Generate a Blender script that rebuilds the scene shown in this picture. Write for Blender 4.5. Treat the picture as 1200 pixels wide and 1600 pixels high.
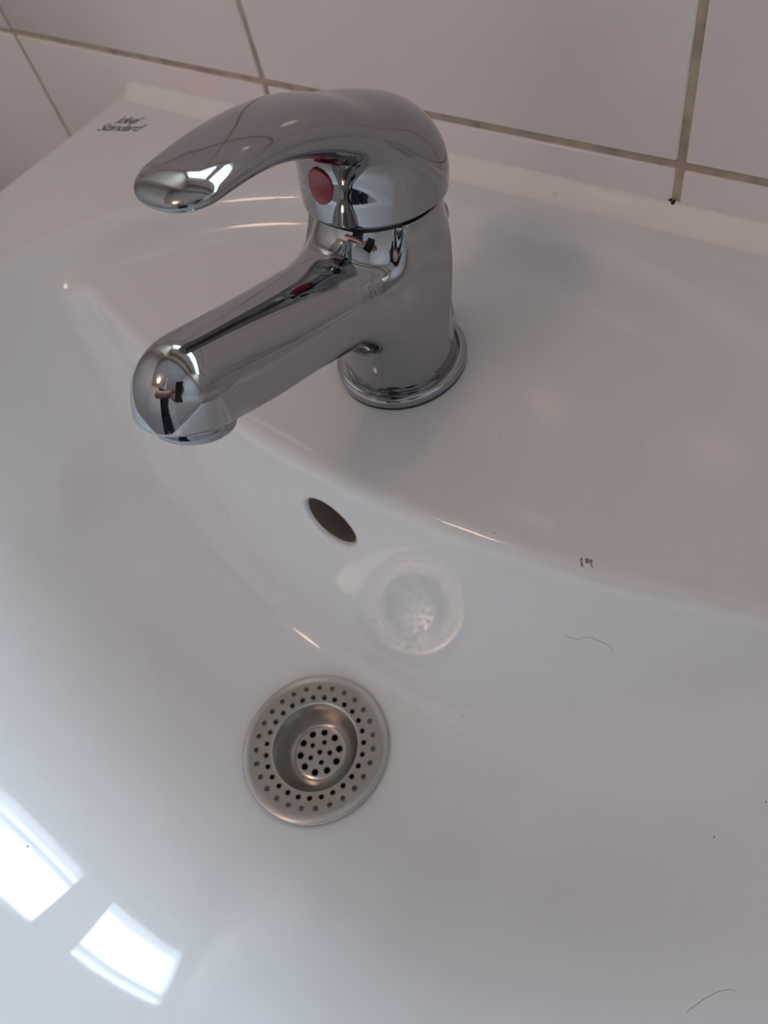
import bpy, bmesh, math, random
import numpy as np
from mathutils import Matrix, Vector

# ------------------------------------------------------------------ scene frame
for o in list(bpy.data.objects):
    bpy.data.objects.remove(o)
scene = bpy.context.scene
C = scene.collection
RIM = 0.85                      # height of the tap ledge above the floor (m)
rng = random.Random(7)

def W(x, y, z):                 # millimetres about the tap foot -> metres
    return Vector((x * .001, y * .001, z * .001 + RIM))

# camera (calibrated from the tile joints)
FPX = 1202.0
nad = np.array([875 - 600, 1600 - 800, FPX]); nad /= np.linalg.norm(nad)
xm = np.array([-1551 - 600, -266 - 800, FPX]); xm /= np.linalg.norm(xm)
cz = -nad; cx = -xm; cx = cx - cz * (cx @ cz); cx /= np.linalg.norm(cx); cy = np.cross(cz, cx)
CR = np.array([cx, cy, cz])
CAM = np.array([148.5, -152.8, 209.6])
right = CR @ np.array([1., 0, 0]); up = CR @ np.array([0, -1., 0]); back = CR @ np.array([0, 0, -1.])
cam_d = bpy.data.cameras.new('camera')
cam_d.sensor_fit = 'HORIZONTAL'; cam_d.sensor_width = 36.0; cam_d.lens = FPX * 36.0 / 1200.0
cam_d.clip_start = 0.005; cam_d.clip_end = 50
cam_d.dof.use_dof = True; cam_d.dof.focus_distance = 0.235; cam_d.dof.aperture_fstop = 22
cam = bpy.data.objects.new('camera', cam_d); C.objects.link(cam)
m = Matrix.Identity(4)
for i in range(3):
    m[i][0] = right[i]; m[i][1] = up[i]; m[i][2] = back[i]
p = W(*CAM)
m[0][3], m[1][3], m[2][3] = p
cam.matrix_world = m
scene.camera = cam

# world: bright overcast sky, seen only through the window
wd = bpy.data.worlds.new('sky'); scene.world = wd; wd.use_nodes = True
bg = wd.node_tree.nodes['Background']
bg.inputs['Color'].default_value = (0.65, 0.83, 1.0, 1); bg.inputs['Strength'].default_value = 20.0

scene.view_settings.view_transform = 'Standard'; scene.view_settings.look = 'None'
scene.view_settings.gamma = 1.0; scene.view_settings.use_curve_mapping = False
scene.view_settings.exposure = 0.40
scene.cycles.max_bounces = 10; scene.cycles.glossy_bounces = 8; scene.cycles.diffuse_bounces = 6
scene.cycles.transparent_max_bounces = 12

# window opening in the back wall (metres, world)
WX0, WX1, WZ0, WZ1 = -0.62, 1.45, RIM + 0.645, RIM + 0.905
WY_IN, WY_GLASS = 0.093, 0.36
NZ0 = RIM + 0.315; NZ1 = RIM + 1.32   # floor and top of the niche the window stands in
pl = bpy.data.lights.new('window_daylight_portal', 'AREA'); pl.shape = 'RECTANGLE'
pl.size = WX1 - WX0; pl.size_y = WZ1 - WZ0; pl.cycles.is_portal = True
po = bpy.data.objects.new('window_daylight_portal', pl); C.objects.link(po)
po.location = ((WX0 + WX1) / 2, WY_GLASS + 0.014, (WZ0 + WZ1) / 2); po.rotation_euler = (-math.pi / 2, 0, 0)
RX0 = -1.10

# ------------------------------------------------------------------ materials
def new_mat(name):
    mt = bpy.data.materials.new(name); mt.use_nodes = True
    return mt, mt.node_tree.nodes, mt.node_tree.links, mt.node_tree.nodes['Principled BSDF']

def plain(name, col, rough=.5, metal=0., spec=.5, coat=0., noise=0., scale=40., bump=0.):
    mt, n, l, b = new_mat(name)
    b.inputs['Base Color'].default_value = (*col, 1); b.inputs['Roughness'].default_value = rough
    b.inputs['Metallic'].default_value = metal; b.inputs['Specular IOR Level'].default_value = spec
    b.inputs['Coat Weight'].default_value = coat; b.inputs['Coat Roughness'].default_value = .03
    if noise or bump:
        tc = n.new('ShaderNodeTexCoord'); nz = n.new('ShaderNodeTexNoise')
        nz.inputs['Scale'].default_value = scale; nz.inputs['Detail'].default_value = 5
        l.new(tc.outputs['Object'], nz.inputs['Vector'])
        if noise:
            mx = n.new('ShaderNodeMix'); mx.data_type = 'RGBA'; mx.blend_type = 'MIX'
            rp = n.new('ShaderNodeMapRange'); rp.inputs[1].default_value = .35; rp.inputs[2].default_value = .75
            l.new(nz.outputs['Fac'], rp.inputs[0]); l.new(rp.outputs[0], mx.inputs['Factor'])
            mx.inputs[6].default_value = (*col, 1); mx.inputs[7].default_value = (*[c * (1 - noise) for c in col], 1)
            l.new(mx.outputs[2], b.inputs['Base Color'])
        if bump:
            bp = n.new('ShaderNodeBump'); bp.inputs['Strength'].default_value = bump; bp.inputs['Distance'].default_value = .001
            l.new(nz.outputs['Fac'], bp.inputs['Height']); l.new(bp.outputs[0], b.inputs['Normal'])
    return mt

M = {}
M['ceramic'] = plain('glazed_ceramic', (.845, .835, .825), rough=.035, spec=.5, noise=.02, scale=9)
M['tile'] = plain('glazed_wall_tile', (.89, .80, .785), rough=.10, spec=.5, noise=.03, scale=6, bump=.03)
M['grout'] = plain('stained_grout', (.58, .48, .37), rough=.85, noise=.45, scale=120, bump=.5)
M['silicone'] = plain('white_sealant', (.93, .88, .83), rough=.14, noise=.03, scale=30)
M['chrome'] = plain('chrome_plating', (.40, .405, .42), rough=.035, metal=1.0)
M['chrome_worn'] = plain('chrome_plating_worn', (.36, .365, .38), rough=.05, metal=1.0)
M['steel'] = plain('brushed_steel', (.62, .595, .57), rough=.24, metal=1.0, noise=.12, scale=60)
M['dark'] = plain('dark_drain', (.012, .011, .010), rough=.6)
M['shade_brown'] = plain('overflow_shade_brown', (.13, .10, .085), rough=.8, noise=.3, scale=60)  # shade inside the overflow hole, put in as a dark colour
M['rubber'] = plain('black_gasket', (.015, .015, .016), rough=.5)
M['red'] = plain('red_enamel', (.32, .008, .03), rough=.25, coat=.25)
M['print'] = plain('grey_print', (.055, .052, .05), rough=.3)
M['mark'] = plain('dark_glaze_wear', (.24, .21, .19), rough=.5)
M['mould'] = plain('black_mould', (.03, .018, .012), rough=.8)
M['hair'] = plain('hair_strand', (.20, .16, .13), rough=.5)
M['plaster'] = plain('painted_plaster', (.76, .735, .72), rough=.8, noise=.05, scale=3)
M['ceil'] = plain('ceiling_paint', (.50, .47, .45), rough=.85, noise=.04, scale=3)
M['floor'] = plain('floor_tile', (.30, .25, .21), rough=.35, noise=.2, scale=5)
M['frame'] = plain('window_frame_paint', (.75, .75, .74), rough=.35)
M['skin'] = plain('skin', (.62, .36, .28), rough=.5, noise=.12, scale=14)
M['shirt'] = plain('black_cotton', (.012, .012, .016), rough=.85)
M['jeans'] = plain('dark_denim', (.03, .035, .06), rough=.8)
M['hairdark'] = plain('dark_hair', (.04, .025, .018), rough=.6)
M['phone'] = plain('black_phone', (.01, .01, .012), rough=.15)
M['white'] = plain('white_paint', (.7, .7, .68), rough=.5)
M['eye'] = plain('eye_white', (.7, .68, .66), rough=.2)

mt, n, l, b = new_mat('window_glass')
n.remove(b)
tr = n.new('ShaderNodeBsdfTransparent'); gl = n.new('ShaderNodeBsdfGlossy'); gl.inputs['Roughness'].default_value = .02
mx = n.new('ShaderNodeMixShader'); mx.inputs[0].default_value = .06
l.new(tr.outputs[0], mx.inputs[1]); l.new(gl.outputs[0], mx.inputs[2])
l.new(mx.outputs[0], n['Material Output'].inputs['Surface']); M['glass'] = mt

mt, n, l, b = new_mat('warm_lamp_glass')
b.inputs['Base Color'].default_value = (.9, .8, .6, 1)
b.inputs['Emission Color'].default_value = (1.0, .70, .55, 1); b.inputs['Emission Strength'].default_value = 9.0
M['lamp'] = mt

# ------------------------------------------------------------------ helpers
def tag(o, label=None, cat=None, group=None, kind=None):
    if label: o['label'] = label
    if cat: o['category'] = cat
    if group: o['group'] = group
    if kind: o['kind'] = kind
    return o

def link(name, me, mat, parent=None, smooth=False):
    if mat is not None and not me.materials: me.materials.append(mat)
    o = bpy.data.objects.new(name, me); C.objects.link(o)
    if parent is not None: o.parent = parent
    if smooth: me.polygons.foreach_set('use_smooth', [True] * len(me.polygons))
    return o

def empty(name, loc, label, cat, group=None):
    o = bpy.data.objects.new(name, None); C.objects.link(o); o.location = loc
    o.empty_display_size = .02
    return tag(o, label, cat, group)

def from_bm(name, bm, mat, parent=None, smooth=False):
    me = bpy.data.meshes.new(name); bm.to_mesh(me); bm.free()
    return link(name, me, mat, parent, smooth)

def add_box(bm, x0, x1, y0, y1, z0, z1, bevel=0., seg=2):
    r = bmesh.ops.create_cube(bm, size=1.0)
    vs = r['verts']
    bmesh.ops.scale(bm, vec=(x1 - x0, y1 - y0, z1 - z0), verts=vs)
    bmesh.ops.translate(bm, vec=((x0 + x1) / 2, (y0 + y1) / 2, (z0 + z1) / 2), verts=vs)
    if bevel:
        es = list({e for v in vs for e in v.link_edges})
        bmesh.ops.bevel(bm, geom=es, offset=bevel, segments=seg, affect='EDGES', profile=.5)

def box(name, mat, x0, x1, y0, y1, z0, z1, parent=None, bevel=0.):
    bm = bmesh.new(); add_box(bm, x0, x1, y0, y1, z0, z1, bevel)
    return from_bm(name, bm, mat, parent)

def lathe(name, prof, mat, parent=None, seg=96, smooth=True, auto=None):
    """prof: (r, z) list in metres about local z"""
    vs, fs = [], []
    k = len(prof)
    for i in range(seg):
        a = 2 * math.pi * i / seg
        for r, z in prof: vs.append((r * math.cos(a), r * math.sin(a), z))
    for i in range(seg):
        j = (i + 1) % seg
        for q in range(k - 1):
            fs.append((i * k + q, j * k + q, j * k + q + 1, i * k + q + 1))
    me = bpy.data.meshes.new(name); me.from_pydata(vs, [], fs); me.update()
    bm = bmesh.new(); bm.from_mesh(me); bmesh.ops.remove_doubles(bm, verts=bm.verts, dist=1e-7)
    bmesh.ops.recalc_face_normals(bm, faces=bm.faces); bm.to_mesh(me); bm.free()
    o = link(name, me, mat, parent, smooth)
    if auto:
        me.set_sharp_from_angle(angle=math.radians(auto))
    return o

# ---- implicit surfaces, meshed by surface nets and pulled exactly onto the surface
def smax(a, b, k):
    h = np.maximum(k - np.abs(a - b), 0) / k
    return np.maximum(a, b) + h * h * k * .25
def smin(a, b, k): return -smax(-a, -b, k)

def nets(f, lo, hi, h):
    lo = np.array(lo, float); nn = np.ceil((np.array(hi) - lo) / h).astype(int) + 1
    ax = [lo[i] + h * np.arange(nn[i]) for i in range(3)]
    V = np.empty(nn, np.float32)
    step = max(1, int(4e5 // (nn[1] * nn[2])))
    Yg, Zg = np.meshgrid(ax[1], ax[2], indexing='ij')
    for i in range(0, nn[0], step):
        xs = ax[0][i:i + step]
        V[i:i + step] = f(xs[:, None, None] + 0 * Yg[None], Yg[None] + 0 * xs[:, None, None], Zg[None] + 0 * xs[:, None, None])
    S = V < 0
    nc = nn - 1
    cnt = np.zeros(nc, np.int8)
    for dx in (0, 1):
        for dy in (0, 1):
            for dz in (0, 1):
                cnt += S[dx:nc[0] + dx, dy:nc[1] + dy, dz:nc[2] + dz]
    act = np.argwhere((cnt > 0) & (cnt < 8))
    idx = -np.ones(nc, np.int64); idx[tuple(act.T)] = np.arange(len(act))
    acc = np.zeros((len(act), 3)); num = np.zeros(len(act))
    cor = [(a, b_, c) for a in (0, 1) for b_ in (0, 1) for c in (0, 1)]
    for a in cor:
        for d in range(3):
            if a[d]: continue
            b_ = list(a); b_[d] = 1
            va = V[act[:, 0] + a[0], act[:, 1] + a[1], act[:, 2] + a[2]]; vb = V[act[:, 0] + b_[0], act[:, 1] + b_[1], act[:, 2] + b_[2]]
            cr = (va < 0) != (vb < 0)
            t = np.where(cr, va / np.where(cr, va - vb, 1), 0)
            pt = np.tile(np.array(a, float), (len(act), 1)); pt[:, d] += t
            acc[cr] += pt[cr]; num[cr] += 1
    P = lo + h * (act + acc / num[:, None])
    faces = []
    for d in range(3):
        e1, e2 = (d + 1) % 3, (d + 2) % 3
        sl0 = [slice(None)] * 3; sl1 = [slice(None)] * 3
        sl0[d] = slice(0, nn[d] - 1); sl1[d] = slice(1, nn[d])
        s0 = S[tuple(sl0)]; s1 = S[tuple(sl1)]
        ed = np.argwhere(s0 != s1)
        ok = (ed[:, e1] > 0) & (ed[:, e2] > 0) & (ed[:, e1] < nc[e1]) & (ed[:, e2] < nc[e2])
        ed = ed[ok]
        fl = s0[tuple(ed.T)]
        q = []
        for (o1, o2) in ((-1, -1), (0, -1), (0, 0), (-1, 0)):
            c = ed.copy(); c[:, e1] += o1; c[:, e2] += o2
            q.append(idx[tuple(c.T)])
        q = np.stack(q, 1)
        q[~fl] = q[~fl][:, ::-1]
        faces.append(q)
    F = np.concatenate(faces)
    def grad(P, e=.02):
        g = np.empty_like(P)
        for d in range(3):
            dv = np.zeros(3); dv[d] = e
            g[:, d] = (f(*(P + dv).T) - f(*(P - dv).T)) / (2 * e)
        return g
    for _ in range(4):
        g = grad(P); v = f(*P.T)
        s = v / np.maximum((g * g).sum(1), 1e-3)
        s = np.clip(s, -h, h)
        P = P - g * s[:, None]
    g = grad(P); N = g / np.maximum(np.linalg.norm(g, axis=1), 1e-9)[:, None]
    return P, F, N

def sdf_obj(name, f, lo, hi, h, mat, parent=None, base=(0, 0, 0)):
    P, F, N = nets(f, lo, hi, h)
    P = (P - np.array(base, float)) * .001
    me = bpy.data.meshes.new(name)
    me.vertices.add(len(P)); me.vertices.foreach_set('co', P.ravel())
    me.loops.add(F.size); me.loops.foreach_set('vertex_index', F.ravel())
    me.polygons.add(len(F)); me.polygons.foreach_set('loop_start', np.arange(0, F.size, 4))
    me.polygons.foreach_set('use_smooth', np.ones(len(F), bool))
    me.update(calc_edges=True); me.validate()
    me.normals_split_custom_set_from_vertices(N.tolist())
    return link(name, me, mat, parent)

# ------------------------------------------------------------------ the room shell
RX1, RY0, CEIL = 1.60, -1.65, 2.35
WT = 0.10
def struct(o): return tag(o, kind='structure')
struct(box('floor', M['floor'], RX0 - WT, RX1 + WT, RY0 - WT, .55, -.1, 0))
struct(box('ceiling', M['ceil'], RX0 - WT, RX1 + WT, RY0 - WT, .55, CEIL, CEIL + .1))
struct(box('wall_left', M['plaster'], RX0 - WT, RX0, RY0, .0985, 0, CEIL))
struct(box('wall_right', M['plaster'], RX1, RX1 + WT, RY0, .0985, 0, CEIL))
struct(box('wall_front', M['plaster'], RX0 - WT, RX1 + WT, RY0 - WT, RY0, 0, CEIL))
# back wall with the window niche cut through it; its face is the grout bed, tiles stand proud of it
YB = 0.0931
bm = bmesh.new()
YG = YB + .0012
add_box(bm, RX0 - WT, WX0, YG, .368, 0, CEIL); add_box(bm, WX1, RX1 + WT, YG, .368, 0, CEIL)
add_box(bm, WX0, WX1, YG, .368, 0, NZ0); add_box(bm, WX0, WX1, .33, .368, NZ0, WZ0); add_box(bm, WX0, WX1, .33, .368, WZ1, NZ1); add_box(bm, WX0, WX1, YG, .368, NZ1, CEIL)
wall_back = struct(from_bm('wall_back', bm, M['grout']))
# tiles: 200 mm grid measured from the joints in view
TW, TG = .200, .0031
tile_me = None
def make_tile(w, h):
    bm = bmesh.new(); add_box(bm, -w / 2, w / 2, 0, .006, -h / 2, h / 2, .0009, 2)
    me = bpy.data.meshes.new('tile'); bm.to_mesh(me); bm.free(); me.materials.append(M['tile'])
    me.polygons.foreach_set('use_smooth', [True] * len(me.polygons)); me.set_sharp_from_angle(angle=math.radians(60))
    return me
TX, TZ = .0628, RIM + .0355
for row in range(-2, 4):
    for col in range(-5, 8):
        x0 = TX + col * TW; z0 = TZ + row * TW
        xa, xb, za, zb = max(x0, RX0), min(x0 + TW, RX1), z0, z0 + TW
        if row >= 1:                                  # leave the window opening clear
            if xa >= WX0 - .02 and xb <= WX1 + .03:
                if z0 >= NZ0: continue
                zb = min(zb, NZ0)
            elif xa < WX0 < xb: xb = WX0
            elif xa < WX1 < xb: xa = WX1
        if xb - xa < .03: continue
        w, h = xb - xa - TG, zb - za - TG
        if abs(xb - xa - TW) < 1e-6 and abs(zb - za - TW) < 1e-6:
            if tile_me is None: tile_me = make_tile(w, h)
            me = tile_me
        else: me = make_tile(w, h)
        t = bpy.data.objects.new('tile', me); C.objects.link(t); t.parent = wall_back
        t.location = ((xa + xb) / 2, YB, (za + zb) / 2)
        t.rotation_euler = (rng.uniform(-.002, .002), 0, rng.uniform(-.002, .002))
# mould where the upright joint ends on the sealant
def blob(name, pts, mat, parent, seg=10, z=0):
    bm = bmesh.new()
    for (x, y, zz, r) in pts:
        bmesh.ops.create_icosphere(bm, subdivisions=2, radius=r, matrix=Matrix.Translation((x, y, zz)))
    return from_bm(name, bm, mat, parent, True)
blob('mould_spot', [(.0622, YB + .0004, RIM + .0205, .0012), (.0608, YB + .0005, RIM + .0216, .0007), (.0631, YB + .0004, RIM + .0197, .0007)], M['mould'], wall_back)
# grout run-out over the sealant, below the level joint, is the joint itself; window in the niche
win = empty('window_1', ((WX0 + WX1) / 2, WY_GLASS, WZ0), None, None); tag(win, kind='structure')
cxw = (WX0 + WX1) / 2
def wpart(name, mat, x0, x1, y0, y1, z0, z1, par=win, bev=.002):
    bm = bmesh.new(); add_box(bm, x0 - cxw, x1 - cxw, y0 - WY_GLASS, y1 - WY_GLASS, z0 - WZ0, z1 - WZ0, bev)
    return from_bm(name, bm, mat, par)
fw = .045
wpart('window_frame', M['frame'], WX0, WX0 + fw, WY_GLASS - .014, WY_GLASS + .010, WZ0, WZ1)
wpart('window_frame', M['frame'], WX1 - fw, WX1, WY_GLASS - .014, WY_GLASS + .010, WZ0, WZ1)
wpart('window_frame', M['frame'], WX0 + fw, WX1 - fw, WY_GLASS - .014, WY_GLASS + .010, WZ0, WZ0 + fw)
wpart('window_frame', M['frame'], WX0 + fw, WX1 - fw, WY_GLASS - .014, WY_GLASS + .010, WZ1 - fw, WZ1)
MULL = (-.24, -.10)
wpart('window_mullion', M['frame'], MULL[0], MULL[1], WY_GLASS - .014, WY_GLASS + .010, WZ0 + fw, WZ1 - fw)
for a, c, hb in ((WX0 + fw, MULL[0], WZ0 + fw + .035), (MULL[1], WX1 - fw, WZ1 - fw - .035)):
    wpart('pane', M['glass'], a, c, WY_GLASS - .004, WY_GLASS + .004, WZ0 + fw, WZ1 - fw, bev=0)
    wpart('glazing_bar', M['frame'], a, c, WY_GLASS - .005, WY_GLASS + .005, hb - .0035, hb + .0035, bev=.001)
struct(box('window_sill', M['tile'], WX0, WX1, YB - .002, .33, NZ0, NZ0 + .006))
struct(box('wall_niche', M['plaster'], WX0, WX1, .325, .3302, NZ0 + .006, WZ0))
struct(box('wall_niche_upper', M['plaster'], WX0, WX1, .325, .3302, WZ1, NZ1))
# ------------------------------------------------------------------ washbasin
def outline(x, y):                    # the big oval of the bowl and tap ledge, 0 on the ledge-level line
    N = (np.abs(x / 205.) ** 2.2 + np.abs((y + 125.) / 186.) ** 2.2) ** (1 / 2.2)
    return (N - 1) * 192.
def wall_line(x): return -57.5 + .00104 * (x - 12.) ** 2
def floor_z(x, y):
    v = y + 121.
    by = np.where(v < 0, 245., 190.)
    rho = np.sqrt((x / 205.) ** 2 + (v / by) ** 2 + 1e-9)
    q = np.maximum(rho - .10, 0) / .90
    return -153. + 118. * q ** 2.0
OVF_N = np.array([0, -.992, .125])
def basin(x, y, z):
    g = outline(x, y)
    # outer block
    qx = np.abs(x) - (252 - 170.); yf = -(y + 155.)            # front half is round
    rr = np.where(y < -155., np.sqrt(np.maximum(qx, 0) ** 2 + np.maximum(yf, 0) ** 2 + 1e-6) - 170., np.abs(x) - 252.)
    oc = smax(rr, y - 92.6, 6.)
    blk = smax(oc, z - 15.0 - .012 * (y - 40.) * 0, 7.)
    blk = smax(blk, -(z + 42.), 8.)
    # bowl shell underneath
    sh = smax(outline(x, y) - 16. - .3 * np.minimum(z, 0), (floor_z(x, y) - 16. - z) * .8, 20.)
    sh = smax(sh, z + 20., 4.)
    sol = smin(blk, sh, 20.)
    # recess of the tap ledge
    ledge = .006 * (y - 0.)
    A = smax(g - .55 * (z - 0.), ledge - z, 7.)
    # bowl
    side = g - np.where(z > 0, .55 * z, .22 * z)
    wl = (y - wall_line(x) - .105 * z) * .97
    gx = (floor_z(x + 1, y) - floor_z(x - 1, y)) / 2; gy = (floor_z(x, y + 1) - floor_z(x, y - 1)) / 2
    fl = (floor_z(x, y) - z) / np.sqrt(1 + gx * gx + gy * gy)
    B = smax(smax(side, wl, 22.), fl, 11. + 24. * np.clip((np.abs(x) - 25.) / 130., 0, 1) ** 1.5)
    s = smax(sol, -A, 6.)
    s = smax(s, -B, 7.)
    # overflow and waste openings
    dy = y + 58. - .105 * -34.; dz = z + 32.2
    rad = np.sqrt(x * x + (dz * .992 + dy * .125) ** 2)
    along = -dy * .992 + dz * .125
    ov = np.maximum(rad - 12.2, np.abs(along) - 26.)
    s = smax(s, -ov, 2.5)
    dr = np.sqrt(x * x + (y + 121.) ** 2)
    s = smax(s, -np.maximum(dr - 27., np.abs(z + 156.) - 26.), 2.)
    return s
BASE = (0, 0, 0)
wb = sdf_obj('washbasin', basin, (-258, -330, -178), (258, 98, 20), 2.4, M['ceramic'])
wb.location = W(0, 0, 0)
tag(wb, 'glossy white ceramic washbasin with oval bowl, tap ledge and round overflow hole', 'washbasin')
# waste pipe below the strainer
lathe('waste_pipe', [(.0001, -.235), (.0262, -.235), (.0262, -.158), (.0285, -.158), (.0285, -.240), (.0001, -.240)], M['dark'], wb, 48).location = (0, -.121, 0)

# liner added inside the round hole; its dark brown stands in for shade
oc_ = lathe('overflow_shade_liner', [(.0001, .030), (.0118, .030), (.01195, .0030), (.0126, .0030), (.0126, .031), (.0001, .031)], M['shade_brown'], wb, 48)
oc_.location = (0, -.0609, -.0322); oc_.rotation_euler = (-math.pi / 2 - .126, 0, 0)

def ray_basin(px, py):
    """photo pixel -> point and normal on the basin (mm), used to lay marks on the glaze at their measured places"""
    d = CR @ np.array([px - 600., py - 800., FPX]); d /= np.linalg.norm(d)
    ts = np.arange(120., 700., .5)
    vals = basin(*[(CAM[i] + ts * d[i]) for i in range(3)])
    k = int(np.argmax(vals < 0)); lo_, hi_ = ts[k - 1], ts[k]
    for _ in range(18):
        t = .5 * (lo_ + hi_)
        if basin(*[np.array([c]) for c in CAM + t * d])[0] < 0: hi_ = t
        else: lo_ = t
    P = CAM + t * d; g = np.zeros(3)
    for i in range(3):
        e = np.zeros(3); e[i] = .05
        g[i] = basin(*[np.array([c]) for c in P + e])[0] - basin(*[np.array([c]) for c in P - e])[0]
    return P, g / np.linalg.norm(g)

# printed maker's name on the rear corner of the deck
def print_line(text, ox, oy, size, rot):
    cu = bpy.data.curves.new('t', 'FONT'); cu.body = text; cu.size = size; cu.shear = .6; cu.space_character = .86
    cu.extrude = .00004; cu.resolution_u = 3
    to = bpy.data.objects.new('t', cu); C.objects.link(to)
    dg = bpy.context.evaluated_depsgraph_get(); dg.update()
    me = bpy.data.meshes.new_from_object(to.evaluated_get(dg))
    bpy.data.objects.remove(to); bpy.data.curves.remove(cu)
    me.materials.clear()
    o = link('printed_lettering', me, M['print'], wb)
    o.location = (ox * .001, oy * .001, .01506); o.rotation_euler = (0, 0, rot)
    return o
ROT = math.radians(16)
print_line('Ideal', -231.0, 65.6, .0088, ROT)
print_line('Standard', -236.5, 57.0, .0088, ROT)

# wear mark, specks and hairs on the glaze
def frame_at(P, Nn):
    z = Vector(Nn); x = z.orthogonal().normalized(); y = z.cross(x)
    return x, y, z
def patch(name, polys, mat, parent, lift=.05):
    """small flat irregular patches given as photo-measured outlines"""
    vs, fs = [], []
    for poly in polys:
        a = len(vs)
        for (u, v) in poly:
            P, Nn = ray_basin(u, v); vs.append(tuple((P + Nn * lift) * .001))
        fs.append(tuple(range(a, a + len(poly))))
    me = bpy.data.meshes.new(name); me.from_pydata(vs, [], fs); me.update()
    return link(name, me, mat, parent)
patch('wear_mark', [[(907, 871), (910, 872), (911, 880), (911, 886), (908, 885), (907, 879)],
                    [(914, 873), (919, 872), (921, 877), (919, 881), (915, 880)],
                    [(921, 873), (926, 875), (927, 887), (925, 889), (922, 882)]], M['mark'], wb)
for (u, v, r) in [(753, 825, 1.2), (773, 833, 1.3), (722, 1119, 2.2), (1057, 962, 1.2), (1116, 1308, 2.0), (1197, 1253, 1.6), (43, 1323, 2.6),
                  (783, 679, 1.3), (1003, 696, 1.2), (812, 325, 1.2), (995, 1020, .9), (1044, 1456, 1.0), (867, 303, .9), (916, 540, .9)]:
    P, Nn = ray_basin(u, v)
    bm = bmesh.new(); bmesh.ops.create_icosphere(bm, subdivisions=1, radius=r * .00022)
    o = from_bm('speck', bm, M['mark'], wb, True); o.location = tuple(P * .001); o.scale = (1, .7, .6)
def strand(name, px, label, rad):
    pts = [ray_basin(u, v) for (u, v) in px]
    cu = bpy.data.curves.new(name, 'CURVE'); cu.dimensions = '3D'; cu.bevel_depth = rad; cu.bevel_resolution = 1
    sp = cu.splines.new('POLY'); sp.points.add(len(pts) - 1)
    P0 = pts[0][0]
    for q, (P, Nn) in zip(sp.points, pts): q.co = (*(((P - P0) + Nn * .08) * .001), 1)
    o = bpy.data.objects.new('t', cu); C.objects.link(o); dg = bpy.context.evaluated_depsgraph_get(); dg.update()
    me = bpy.data.meshes.new_from_object(o.evaluated_get(dg)); bpy.data.objects.remove(o); bpy.data.curves.remove(cu)
    o = link(name, me, M['hair'], None, True); o.location = W(*P0)
    return tag(o, label, 'hair')
strand('stray_hair', [(880, 993), (893, 996), (903, 999), (912, 995), (926, 997), (938, 1002), (948, 1007), (955, 1012), (957, 1019), (953, 1022)],
       'thin kinked hair stuck to the back wall of the bowl', .00005)
strand('stray_hair', [(1072, 1582), (1088, 1570), (1105, 1558), (1122, 1550), (1138, 1546), (1152, 1549)],
       'thin curved hair lying on the bowl floor at lower right', .00005)

# sealant bead between basin and tiles
vs, fs = [], []
prof = []
for i in range(13):                      # concave quarter
    a = math.pi / 2 * i / 12
    prof.append((93.0 - 9.0 * (1 - math.sin(a)) , 15.0 + 6.5 * (1 - math.cos(a))))
prof = [(84.0 + 9.2 * (1 - math.cos(math.pi / 2 * i / 12)) ** .92, 14.75 + 6.6 * (math.sin(math.pi / 2 * 0) + (1 - math.cos(math.pi / 2 * i / 12)) ** 1.15)) for i in range(13)]
prof += [(94.0, 21.3), (94.0, 12.5), (84.0, 12.5)]
xs = np.concatenate([np.linspace(-251, -238, 10), np.linspace(-236, 236, 70), np.linspace(238, 251, 10)])
for j, x in enumerate(xs):
    e = min(1.0, (251.5 - abs(x)) / 12.0)
    e = math.sqrt(max(.01, 1 - (1 - e) ** 2))
    for (y, z) in prof:
        wob = .25 * math.sin(x * .05) + .15 * math.sin(x * .173 + 1)
        vs.append((x, 94 - (94 - y - (wob if y < 90 else 0)) * e, 12.5 + (z - 12.5) * (e if z > 13 else 1)))
k = len(prof)
for j in range(len(xs) - 1):
    for i in range(k):
        fs.append((j * k + i, j * k + (i + 1) % k, (j + 1) * k + (i + 1) % k, (j + 1) * k + i))
fs.append(tuple(range(k))); fs.append(tuple(range((len(xs) - 1) * k, len(xs) * k))[::-1])
me = bpy.data.meshes.new('sealant_strip'); me.from_pydata([(x * .001, (y - 93) * .001, (z - 15) * .001) for x, y, z in vs], [], fs); me.update()
bm = bmesh.new(); bm.from_mesh(me); bmesh.ops.recalc_face_normals(bm, faces=bm.faces); bm.to_mesh(me); bm.free()
o = link('sealant_strip', me, M['silicone'], None, True); me.set_sharp_from_angle(angle=math.radians(50)); o.location = W(0, 93, 15)
tag(o, 'white silicone sealant strip along the back of the washbasin', 'sealant')

# ------------------------------------------------------------------ mixer tap
tap = empty('mixer_tap', W(0, 0, 0), 'chrome single-lever mixer tap standing on the washbasin ledge', 'tap')
LEAN = .12
def yaxis(z): return LEAN * .5 * ((z - 30.) + np.sqrt((z - 30.) ** 2 + 60.))     # centre line leans back above the foot

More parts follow.
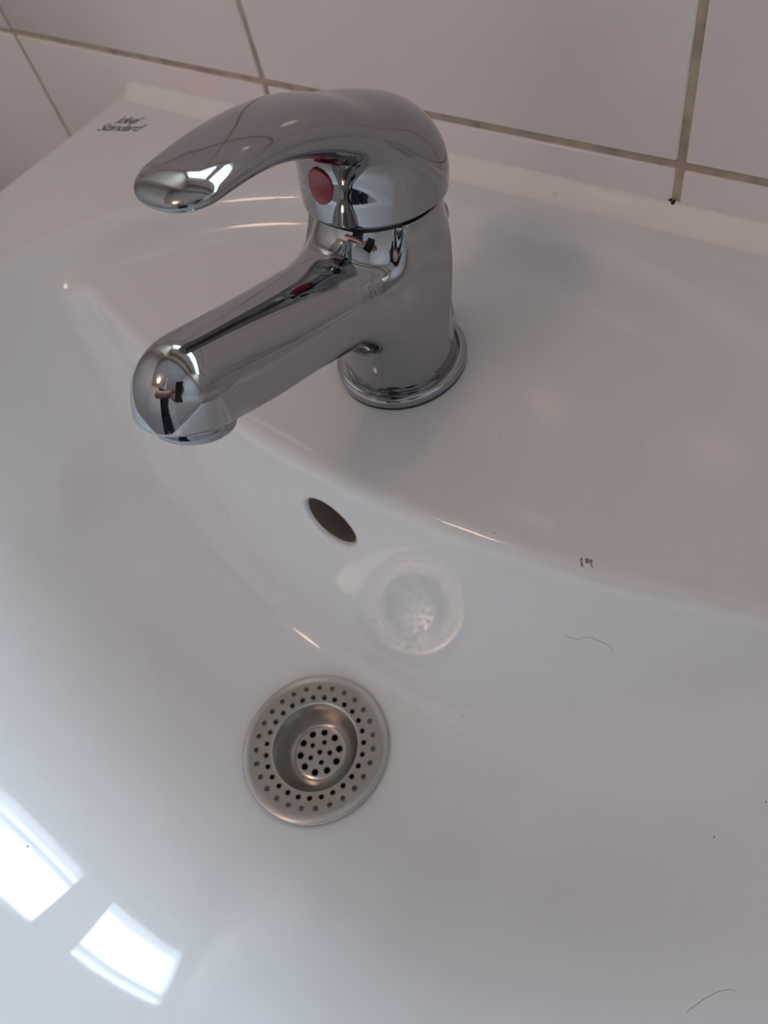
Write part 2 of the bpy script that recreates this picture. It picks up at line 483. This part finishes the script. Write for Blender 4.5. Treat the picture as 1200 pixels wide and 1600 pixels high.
# spout centre line
SP0, SPS = 40.0, .384
CS = 1 / math.sqrt(1 + SPS * SPS); SN = SPS * CS
def spout_frame(y, z):
    u = -y; zz = z - SP0
    s = u * CS + zz * SN; w = -u * SN + zz * CS
    return s, w
def body_f(x, y, z):
    yc = yaxis(z)
    r = np.sqrt(x * x + (y - yc) ** 2)
    R = 20.9 + .008 * z
    cyl = r - R
    cyl = smax(cyl, -(z - 4.2), 1.6)
    seam = z - (68.2 - .13 * (y - 4.))
    cyl = smax(cyl, seam, 1.2)
    # scooped front of the neck above the spout
    ang = np.arctan2(x, -(y - yc))
    nk = smax(smax(18.7 - r, (np.abs(ang) - 1.02) * 18., 2.5), 52.0 - z, 5.)
    cyl = smax(cyl, -nk, 2.0)
    # spout
    s, w = spout_frame(y, z)
    t = np.clip(s / 95., 0, 1)
    hw = 17.8 - 4.8 * t; hh = 16.2 - 4.9 * t
    e = np.maximum(s - 86.0, 0) / 17.5
    p_ = 2.35
    bl = np.clip((s - 25.) / 55., 0, 1); bl = bl * bl * (3 - 2 * bl)
    w0 = -.78 * hh * bl
    ww = np.where(w > w0, (w - w0) / (hh - w0), (w0 - w) / (hh + w0))
    N = (np.abs(x / hw) ** p_ + np.abs(ww) ** p_ + e ** p_ + 1e-9) ** (1 / p_)
    sp = (N - 1) * np.minimum(hw, hh) * .9
    sp = np.maximum(sp, -(s + 2.))
    # boss over the aerator
    sa = s - 87.0
    bs = smax(np.sqrt(x * x + sa * sa) - 11.9, np.abs(w + 6.5) - 5.0, 1.4)
    sp = smin(sp, bs, 3.)
    bd = smin(cyl, sp, 15.)
    return bd
sdf_obj('body', body_f, (-26, -106, 3), (26, 34, 90), .75, M['chrome'], tap)
# foot ring and gasket
lathe('base_ring', [(.0185, .0006), (.0243, .0006), (.0248, .0012), (.0248, .0036), (.0244, .0044), (.0236, .0049), (.0222, .0050), (.0205, .0047), (.0185, .0047)], M['chrome'], tap, 128, auto=None)
lathe('gasket', [(.0165, -.0002), (.0246, -.0002), (.0246, .0007), (.0165, .0007)], M['rubber'], tap, 64)
# aerator
def sp_point(s, w): return Vector((0, -(s * CS - w * SN) * .001, (SP0 + s * SN + w * CS) * .001))
aer = lathe('aerator', [(.0001, -.0137), (.0084, -.0137), (.0090, -.0150), (.0110, -.0152), (.01165, -.0147), (.01180, -.0138), (.01180, -.0122), (.01155, -.0118), (.01155, -.0113), (.01180, -.0109), (.01180, -.0095)], M['chrome_worn'], tap, 96, auto=40)
aer.location = sp_point(87.0, 0); aer.rotation_euler = (-math.atan(SPS), 0, 0)
# black joint ring between body and handle
jr = lathe('joint_ring', [(.0150, -.0015), (.0198, -.0015), (.0198, .0016), (.0150, .0016)], M['rubber'], tap, 96)
jr.location = (0, .0046, .0688); jr.rotation_euler = (-math.atan(.13), 0, 0)

# handle: leaning cap with a lever growing out of its crown
def cub(xs, ys):
    xs = np.array(xs, float); ys = np.array(ys, float)
    n_ = len(xs); h_ = np.diff(xs); A_ = np.eye(n_); r_ = np.zeros(n_)
    for i in range(1, n_ - 1):
        A_[i, i - 1] = h_[i - 1]; A_[i, i] = 2 * (h_[i - 1] + h_[i]); A_[i, i + 1] = h_[i]
        r_[i] = 6 * ((ys[i + 1] - ys[i]) / h_[i] - (ys[i] - ys[i - 1]) / h_[i - 1])
    M_ = np.linalg.solve(A_, r_)
    def f(q):
        q = np.clip(q, xs[0], xs[-1]); i = np.clip(np.searchsorted(xs, q) - 1, 0, n_ - 2)
        a = xs[i + 1] - q; b_ = q - xs[i]; hh = h_[i]
        return M_[i] * a ** 3 / (6 * hh) + M_[i + 1] * b_ ** 3 / (6 * hh) + (ys[i] / hh - M_[i] * hh / 6) * a + (ys[i + 1] / hh - M_[i + 1] * hh / 6) * b_
    return f
lev_top = cub([-80, -70, -58, -42, -22, -10, 0, 10, 25], [116.8, 117.4, 117.7, 117.0, 113.0, 108.2, 102.4, 96.2, 86])
lev_half = cub([-80, -66, -55, -40, -25, -10, 0, 12, 25], [3.2, 3.6, 4.2, 5.2, 7.0, 9.7, 12, 14, 14])
lev_w = cub([-80, -66, -58, -45, -30, -15, 0, 12, 25], [12.0, 12.4, 12.7, 13.2, 14.4, 17.2, 20.0, 21.0, 21.0])
def handle_f(x, y, z):
    yc = 4.8 + LEAN * (z - 68.)
    r = np.sqrt(x * x + (y - yc) ** 2)
    q = z - 68. + .13 * (y - 4.8)
    R = 22.3
    e = np.maximum(q - 6., 0) / 23.0
    cap = ((r / R) ** 2.25 + e ** 2.25) ** (1 / 2.25) - 1
    cap = cap * 21.
    cap = smax(cap, -(q - 1.1), 1.6)
    yy = np.clip(y, -80, 25)
    T = lev_top(yy); ht = lev_half(yy); w = lev_w(yy)
    zc = T - ht
    et = np.maximum(-(y + 57.0), 0) / 11.0
    eb = np.maximum(y - 2., 0) / 18.
    dz = (z - zc)
    N = (np.abs(x / w) ** 2.4 + np.abs(dz / ht) ** 2.1 + et ** 2.2 + eb ** 2.2 + 1e-9) ** (1 / 2.2)
    lv = (N - 1) * ht * .9
    return smin(cap, lv, 9.)
hd = sdf_obj('handle', handle_f, (-27, -76, 62), (27, 34, 124), .7, M['chrome_worn'], tap)
# red hot-water indicator on the front of the cap
def ind_f(x, y, z):
    # a shallow dome riding on the cap front
    return np.maximum(handle_f(x, y, z) - .45, np.sqrt(((x + 1.5) * 1.06) ** 2 + (z - 84.0) ** 2) - 5.0 + np.maximum(y + 10, 0))
sdf_obj('temperature_indicator', ind_f, (-8, -22, 77), (8, -8, 92), .35, M['red'], hd)['label'] = 'red oval hot-water dot'
# lift rod behind the body
lk = lathe('lift_knob', [(.0001, .0545), (.0025, .0543), (.0042, .0532), (.0052, .0512), (.0053, .0490), (.0044, .0465), (.0030, .0445), (.0022, .0430), (.0018, .0400), (.0018, .0005)], M['chrome'], tap, 40)
lk.location = (.0030, .0285, -.0040)

# ------------------------------------------------------------------ strainer in the waste
ST = empty('sink_strainer', W(0, -121, -151.6), 'round perforated steel strainer lying in the drain of the bowl', 'strainer')
def hole_cell(vs, fs, rc, th, rh, r0, r1, th0, th1, zf, dep, n_=16):
    """ring-sector cell with a round hole whose rim is turned down; one shared vertex list"""
    cxh, cyh = rc * math.cos(th), rc * math.sin(th)
    a = len(vs)
    bnd = []
    m_ = n_ // 4
    for i in range(m_): bnd.append((r0 + (r1 - r0) * i / m_, th0))
    for i in range(m_): bnd.append((r1, th0 + (th1 - th0) * i / m_))
    for i in range(m_): bnd.append((r1 - (r1 - r0) * i / m_, th1))
    for i in range(m_): bnd.append((r0, th1 - (th1 - th0) * i / m_))
    for (r, t) in bnd: vs.append((r * math.cos(t), r * math.sin(t), zf(r)))
    for (r, t) in bnd:
        X, Y = r * math.cos(t) - cxh, r * math.sin(t) - cyh
        q = math.atan2(Y, X); hx, hy = cxh + rh * math.cos(q), cyh + rh * math.sin(q)
        vs.append((hx, hy, zf(math.hypot(hx, hy))))
    for i in range(n_):
        X, Y, Z = vs[a + n_ + i]
        vs.append((cxh + (X - cxh) * .93, cyh + (Y - cyh) * .93, Z - dep))
    for i in range(n_):
        j = (i + 1) % n_
        fs.append((a + i, a + j, a + n_ + j, a + n_ + i))
        fs.append((a + n_ + i, a + n_ + j, a + 2 * n_ + j, a + 2 * n_ + i))
def ring_strip(vs, fs, rz, seg=108):
    a = len(vs); k_ = len(rz)
    for i in range(seg):
        t = 2 * math.pi * i / seg
        for r, z in rz: vs.append((r * math.cos(t), r * math.sin(t), z))
    for i in range(seg):
        j = (i + 1) % seg
        for q in range(k_ - 1): fs.append((a + i * k_ + q, a + j * k_ + q, a + j * k_ + q + 1, a + i * k_ + q + 1))
def finish(name, vs, fs, mat, parent):
    me = bpy.data.meshes.new(name); me.from_pydata([(x * .001, y * .001, z * .001) for x, y, z in vs], [], fs); me.update()
    bm = bmesh.new(); bm.from_mesh(me); bmesh.ops.remove_doubles(bm, verts=bm.verts, dist=2e-6)
    bmesh.ops.recalc_face_normals(bm, faces=bm.faces); bm.to_mesh(me); bm.free()
    o = link(name, me, mat, parent, True); me.set_sharp_from_angle(angle=math.radians(35)); return o
fz = lambda r: 1.6 + (r - 21.) * .045
vs, fs = [], []
nh = 27; st = 2 * math.pi / nh; off = .05
for i in range(nh):
    t = off + i * st
    hole_cell(vs, fs, 29.2, t, 1.32, 26.7, 31.7, t - st / 2, t + st / 2, fz, .8)
    t2 = t + st / 2
    hole_cell(vs, fs, 24.3, t2, 1.28, 21.9, 26.7, t2 - st / 2, t2 + st / 2, fz, .8)
ring_strip(vs, fs, [(31.7, fz(31.7)), (35.2, fz(35.2)), (35.9, 1.9), (36.2, 1.4), (36.2, .9), (35.6, .6), (30.0, .35)])
ring_strip(vs, fs, [(21.9, fz(21.9)), (21.5, 1.45), (21.2, 1.0)])
finish('flange', vs, fs, M['steel'], ST)
vs, fs = [], []
ring_strip(vs, fs, [(21.25, 1.2), (20.9, .2), (20.0, -4.), (18.6, -8.0), (16.8, -11.2), (15.0, -12.6), (13.0, -12.8)])
finish('cup', vs, fs, M['steel'], ST)
vs, fs = [], []
cz_ = lambda r: -8.4 - .0015 * r * r
for i in range(10):
    t = .1 + i * 2 * math.pi / 10
    hole_cell(vs, fs, 9.9, t, 1.75, 7.5, 12.2, t - math.pi / 10, t + math.pi / 10, cz_, .9)
for i in range(5):
    t = .5 + i * 2 * math.pi / 5
    hole_cell(vs, fs, 5.2, t, 1.3, 2.9, 7.5, t - math.pi / 5, t + math.pi / 5, cz_, .9)
hv = len(vs); nn_ = 20
for rr_, zz_ in ((2.9, cz_(2.9)), (1.3, cz_(1.3)), (1.2, cz_(1.3) - .9)):
    for i in range(nn_):
        t = .5 - math.pi / 5 + 2 * math.pi * i / nn_; vs.append((rr_ * math.cos(t), rr_ * math.sin(t), zz_))
for q in range(2):
    for i in range(nn_):
        j = (i + 1) % nn_; fs.append((hv + q * nn_ + i, hv + q * nn_ + j, hv + (q + 1) * nn_ + j, hv + (q + 1) * nn_ + i))
ring_strip(vs, fs, [(12.2, cz_(12.2)), (12.9, -8.85), (13.3, -9.4), (13.4, -12.8)])
finish('centre_plate', vs, fs, M['steel'], ST)

# ------------------------------------------------------------------ warm ceiling lamp behind the viewer
LP = Vector((-.36, -1.0, CEIL))
lamp = empty('ceiling_lamp', LP, 'round ceiling lamp with warm glowing glass globe', 'lamp')
lathe('canopy', [(.0001, 0), (.065, 0), (.065, -.012), (.05, -.025), (.0001, -.03)], M['white'], lamp, 48)
lathe('globe', [(.0001, -.030)] + [(.12 * math.sin(a), -.14 + .12 * math.cos(a)) for a in np.linspace(.4, math.pi, 24)], M['lamp'], lamp, 48)

# ------------------------------------------------------------------ the person taking the picture (seen only in the chrome)
def skin_mesh(name, verts, edges, root, levels=2):
    me = bpy.data.meshes.new(name); me.from_pydata([v[:3] for v in verts], edges, []); me.update()
    o = bpy.data.objects.new(name, me); C.objects.link(o)
    sk = o.modifiers.new('s', 'SKIN'); sk.use_smooth_shade = True; sk.branch_smoothing = .6
    if not me.skin_vertices: bpy.context.view_layer.update()
    lay = me.skin_vertices[0].data
    for i, v in enumerate(verts):
        rx, ry = (v[3], v[3]) if len(v) < 5 else (v[3], v[4])
        lay[i].radius = (rx, ry); lay[i].use_root = (i == root)
    ss = o.modifiers.new('d', 'SUBSURF'); ss.levels = levels; ss.render_levels = levels
    dg = bpy.context.evaluated_depsgraph_get(); dg.update()
    out = bpy.data.meshes.new_from_object(o.evaluated_get(dg))
    bpy.data.objects.remove(o)
    return out
PO = Vector((.20, -.68, 0))
person = empty('person', PO, 'person in a black t-shirt leaning in and holding a phone', 'person')
V = []; E_ = []
def jn(x, y, z, *r):
    V.append((x - PO.x, y - PO.y, z, *r)); return len(V) - 1
def ch(*ids):
    for a_, b_ in zip(ids, ids[1:]): E_.append((a_, b_))
pel = jn(.21, -.72, .93, .15, .12); wa = jn(.20, -.69, 1.10, .135, .105); chs = jn(.17, -.61, 1.29, .155, .115)
nb = jn(.15, -.555, 1.41, .062); nt = jn(.135, -.52, 1.47, .055); hb = jn(.128, -.485, 1.535, .086, .090); ht_ = jn(.120, -.470, 1.605, .092, .100); hc = jn(.116, -.470, 1.665, .06)
ch(pel, wa, chs, nb, nt, hb, ht_, hc)
chin = jn(.128, -.425, 1.485, .034); ch(hb, chin); nose = jn(.122, -.372, 1.553, .014); ch(hb, nose)
camp = W(*CAM); bk = Vector(back); rt = Vector(right); upv = Vector(up)
phone_c = camp + bk * .0085 - upv * .052 + rt * .018
for sd in (-1, 1):
    sh = jn(.165 + sd * .19, -.585, 1.35, .062); el = jn(.15 + sd * .225, -.42, 1.13, .043)
    grip = phone_c + rt * (sd * .047) + bk * .012 - PO
    wr_p = grip + bk * .075 + rt * (sd * .045) - upv * .030
    V.append((*wr_p, .027)); wr = len(V) - 1
    pm = grip + bk * .030 + rt * (sd * .016) - upv * .010
    V.append((*pm, .024)); pmi = len(V) - 1
    fa = jn(0, 0, 0, .036); V[fa] = tuple((np.array(V[el][:3]) * .6 + np.array(V[wr][:3]) * .4)) + (.039,)
    ch(chs, sh, el, fa, wr, pmi)
    for q, ln in enumerate((.030, .034, .032, .026)):      # four fingers closing behind the phone's edge
        b0 = grip + upv * (.032 - .019 * q) + bk * .018 + rt * (sd * .012)
        b1 = b0 - bk * .016 + rt * (sd * -.004) * (q % 2); b2 = b1 + rt * (-sd * ln * .45) - bk * .004
        ids = []
        for pnt, r_ in ((b0, .0095), (b1, .0088), (b2, .0078)):
            V.append((*pnt, r_)); ids.append(len(V) - 1)
        ch(pmi, *ids)
    t0 = grip + bk * .022 - upv * .012 + rt * (sd * -.006); t1 = t0 + upv * .022 + rt * (-sd * .014); t2 = t1 + upv * .018 + rt * (-sd * .006)
    ids = []
    for pnt, r_ in ((t0, .0105), (t1, .0095), (t2, .0082)):
        V.append((*pnt, r_)); ids.append(len(V) - 1)
    ch(pmi, *ids)
    hp = jn(.21 + sd * .095, -.72, .88, .088); kn = jn(.21 + sd * .11, -.68, .49, .06); an = jn(.21 + sd * .115, -.74, .09, .042); he = jn(.21 + sd * .115, -.76, .04, .038); to = jn(.21 + sd * .13, -.60, .035, .034)
    ch(pel, hp, kn, an, he); ch(he, to)
bme = skin_mesh('body_mesh', V, E_, 0)
for mm in (M['skin'], M['shirt'], M['jeans']): bme.materials.append(mm)
# clean hems: cut the surface along neckline, sleeves and waist, then colour each side
hems = {'neck': (Vector((.15, -.565, 1.385)) - PO, Vector((-.05, .45, .9)).normalized()), 'waist': (Vector((0, 0, .97)), Vector((0, 0, 1)))}
for sd in (-1, 1):
    a_ = Vector((.165 + sd * .19, -.585, 1.35)); b_ = Vector((.15 + sd * .225, -.42, 1.13))
    hems[sd] = (a_.lerp(b_, .5) - PO, (b_ - a_).normalized())
bm = bmesh.new(); bm.from_mesh(bme)
for co, no in hems.values():
    bmesh.ops.bisect_plane(bm, geom=bm.verts[:] + bm.edges[:] + bm.faces[:], plane_co=co, plane_no=no)
for fc in bm.faces:
    c_ = fc.calc_center_median(); sd = 1 if c_.x + PO.x > .16 else -1
    far = abs(c_.x + PO.x - .16) > .12
    if (c_ - hems['waist'][0]).z < 0: k_ = 2 if c_.z > .075 else 1
    elif (c_ - hems['neck'][0]).dot(hems['neck'][1]) > 0 and c_.z > 1.3 and not far: k_ = 0
    elif (c_ - hems[sd][0]).dot(hems[sd][1]) > 0 and (far or c_.y > .16): k_ = 0
    else: k_ = 1
    fc.material_index = k_; fc.smooth = True
bm.to_mesh(bme); bm.free()
ob = bpy.data.objects.new('body', bme); C.objects.link(ob); ob.parent = person
# hair, ears, eyes, mouth
def ell(bm, c, r):
    bmesh.ops.create_uvsphere(bm, u_segments=20, v_segments=12, radius=1, matrix=Matrix.Translation(Vector(c) - PO) @ Matrix.Diagonal((*r, 1)))
bm = bmesh.new(); ell(bm, (.118, -.497, 1.630), (.084, .088, .074)); ell(bm, (.122, -.525, 1.585), (.078, .060, .070))
from_bm('hair', bm, M['hairdark'], person, True)
bm = bmesh.new()
ell(bm, (.044, -.485, 1.555), (.012, .022, .033)); from_bm('ear', bm, M['skin'], person, True)
bm = bmesh.new(); ell(bm, (.200, -.485, 1.555), (.012, .022, .033)); from_bm('ear', bm, M['skin'], person, True)
bm = bmesh.new(); ell(bm, (.088, -.408, 1.578), (.014, .008, .009)); from_bm('eye', bm, M['eye'], person, True)
bm = bmesh.new(); ell(bm, (.148, -.408, 1.578), (.014, .008, .009)); from_bm('eye', bm, M['eye'], person, True)
bm = bmesh.new(); ell(bm, (.126, -.416, 1.512), (.026, .010, .009))
from_bm('mouth', bm, M['red'], person, True)
# phone, just behind the lens
pm4 = Matrix((( *rt, 0), (*upv, 0), (*bk, 0), (0, 0, 0, 1))).transposed()
ph = empty('phone', phone_c, 'black phone held up in both hands over the basin', 'phone')
ph.matrix_world = Matrix.Translation(phone_c) @ pm4
bm = bmesh.new(); add_box(bm, -.036, .036, -.074, .074, -.004, .004, .0035, 3)
from_bm('case', bm, M['phone'], ph)
bm = bmesh.new(); add_box(bm, -.033, .033, -.070, .070, .004, .0046)
from_bm('screen', bm, M['phone'], ph)
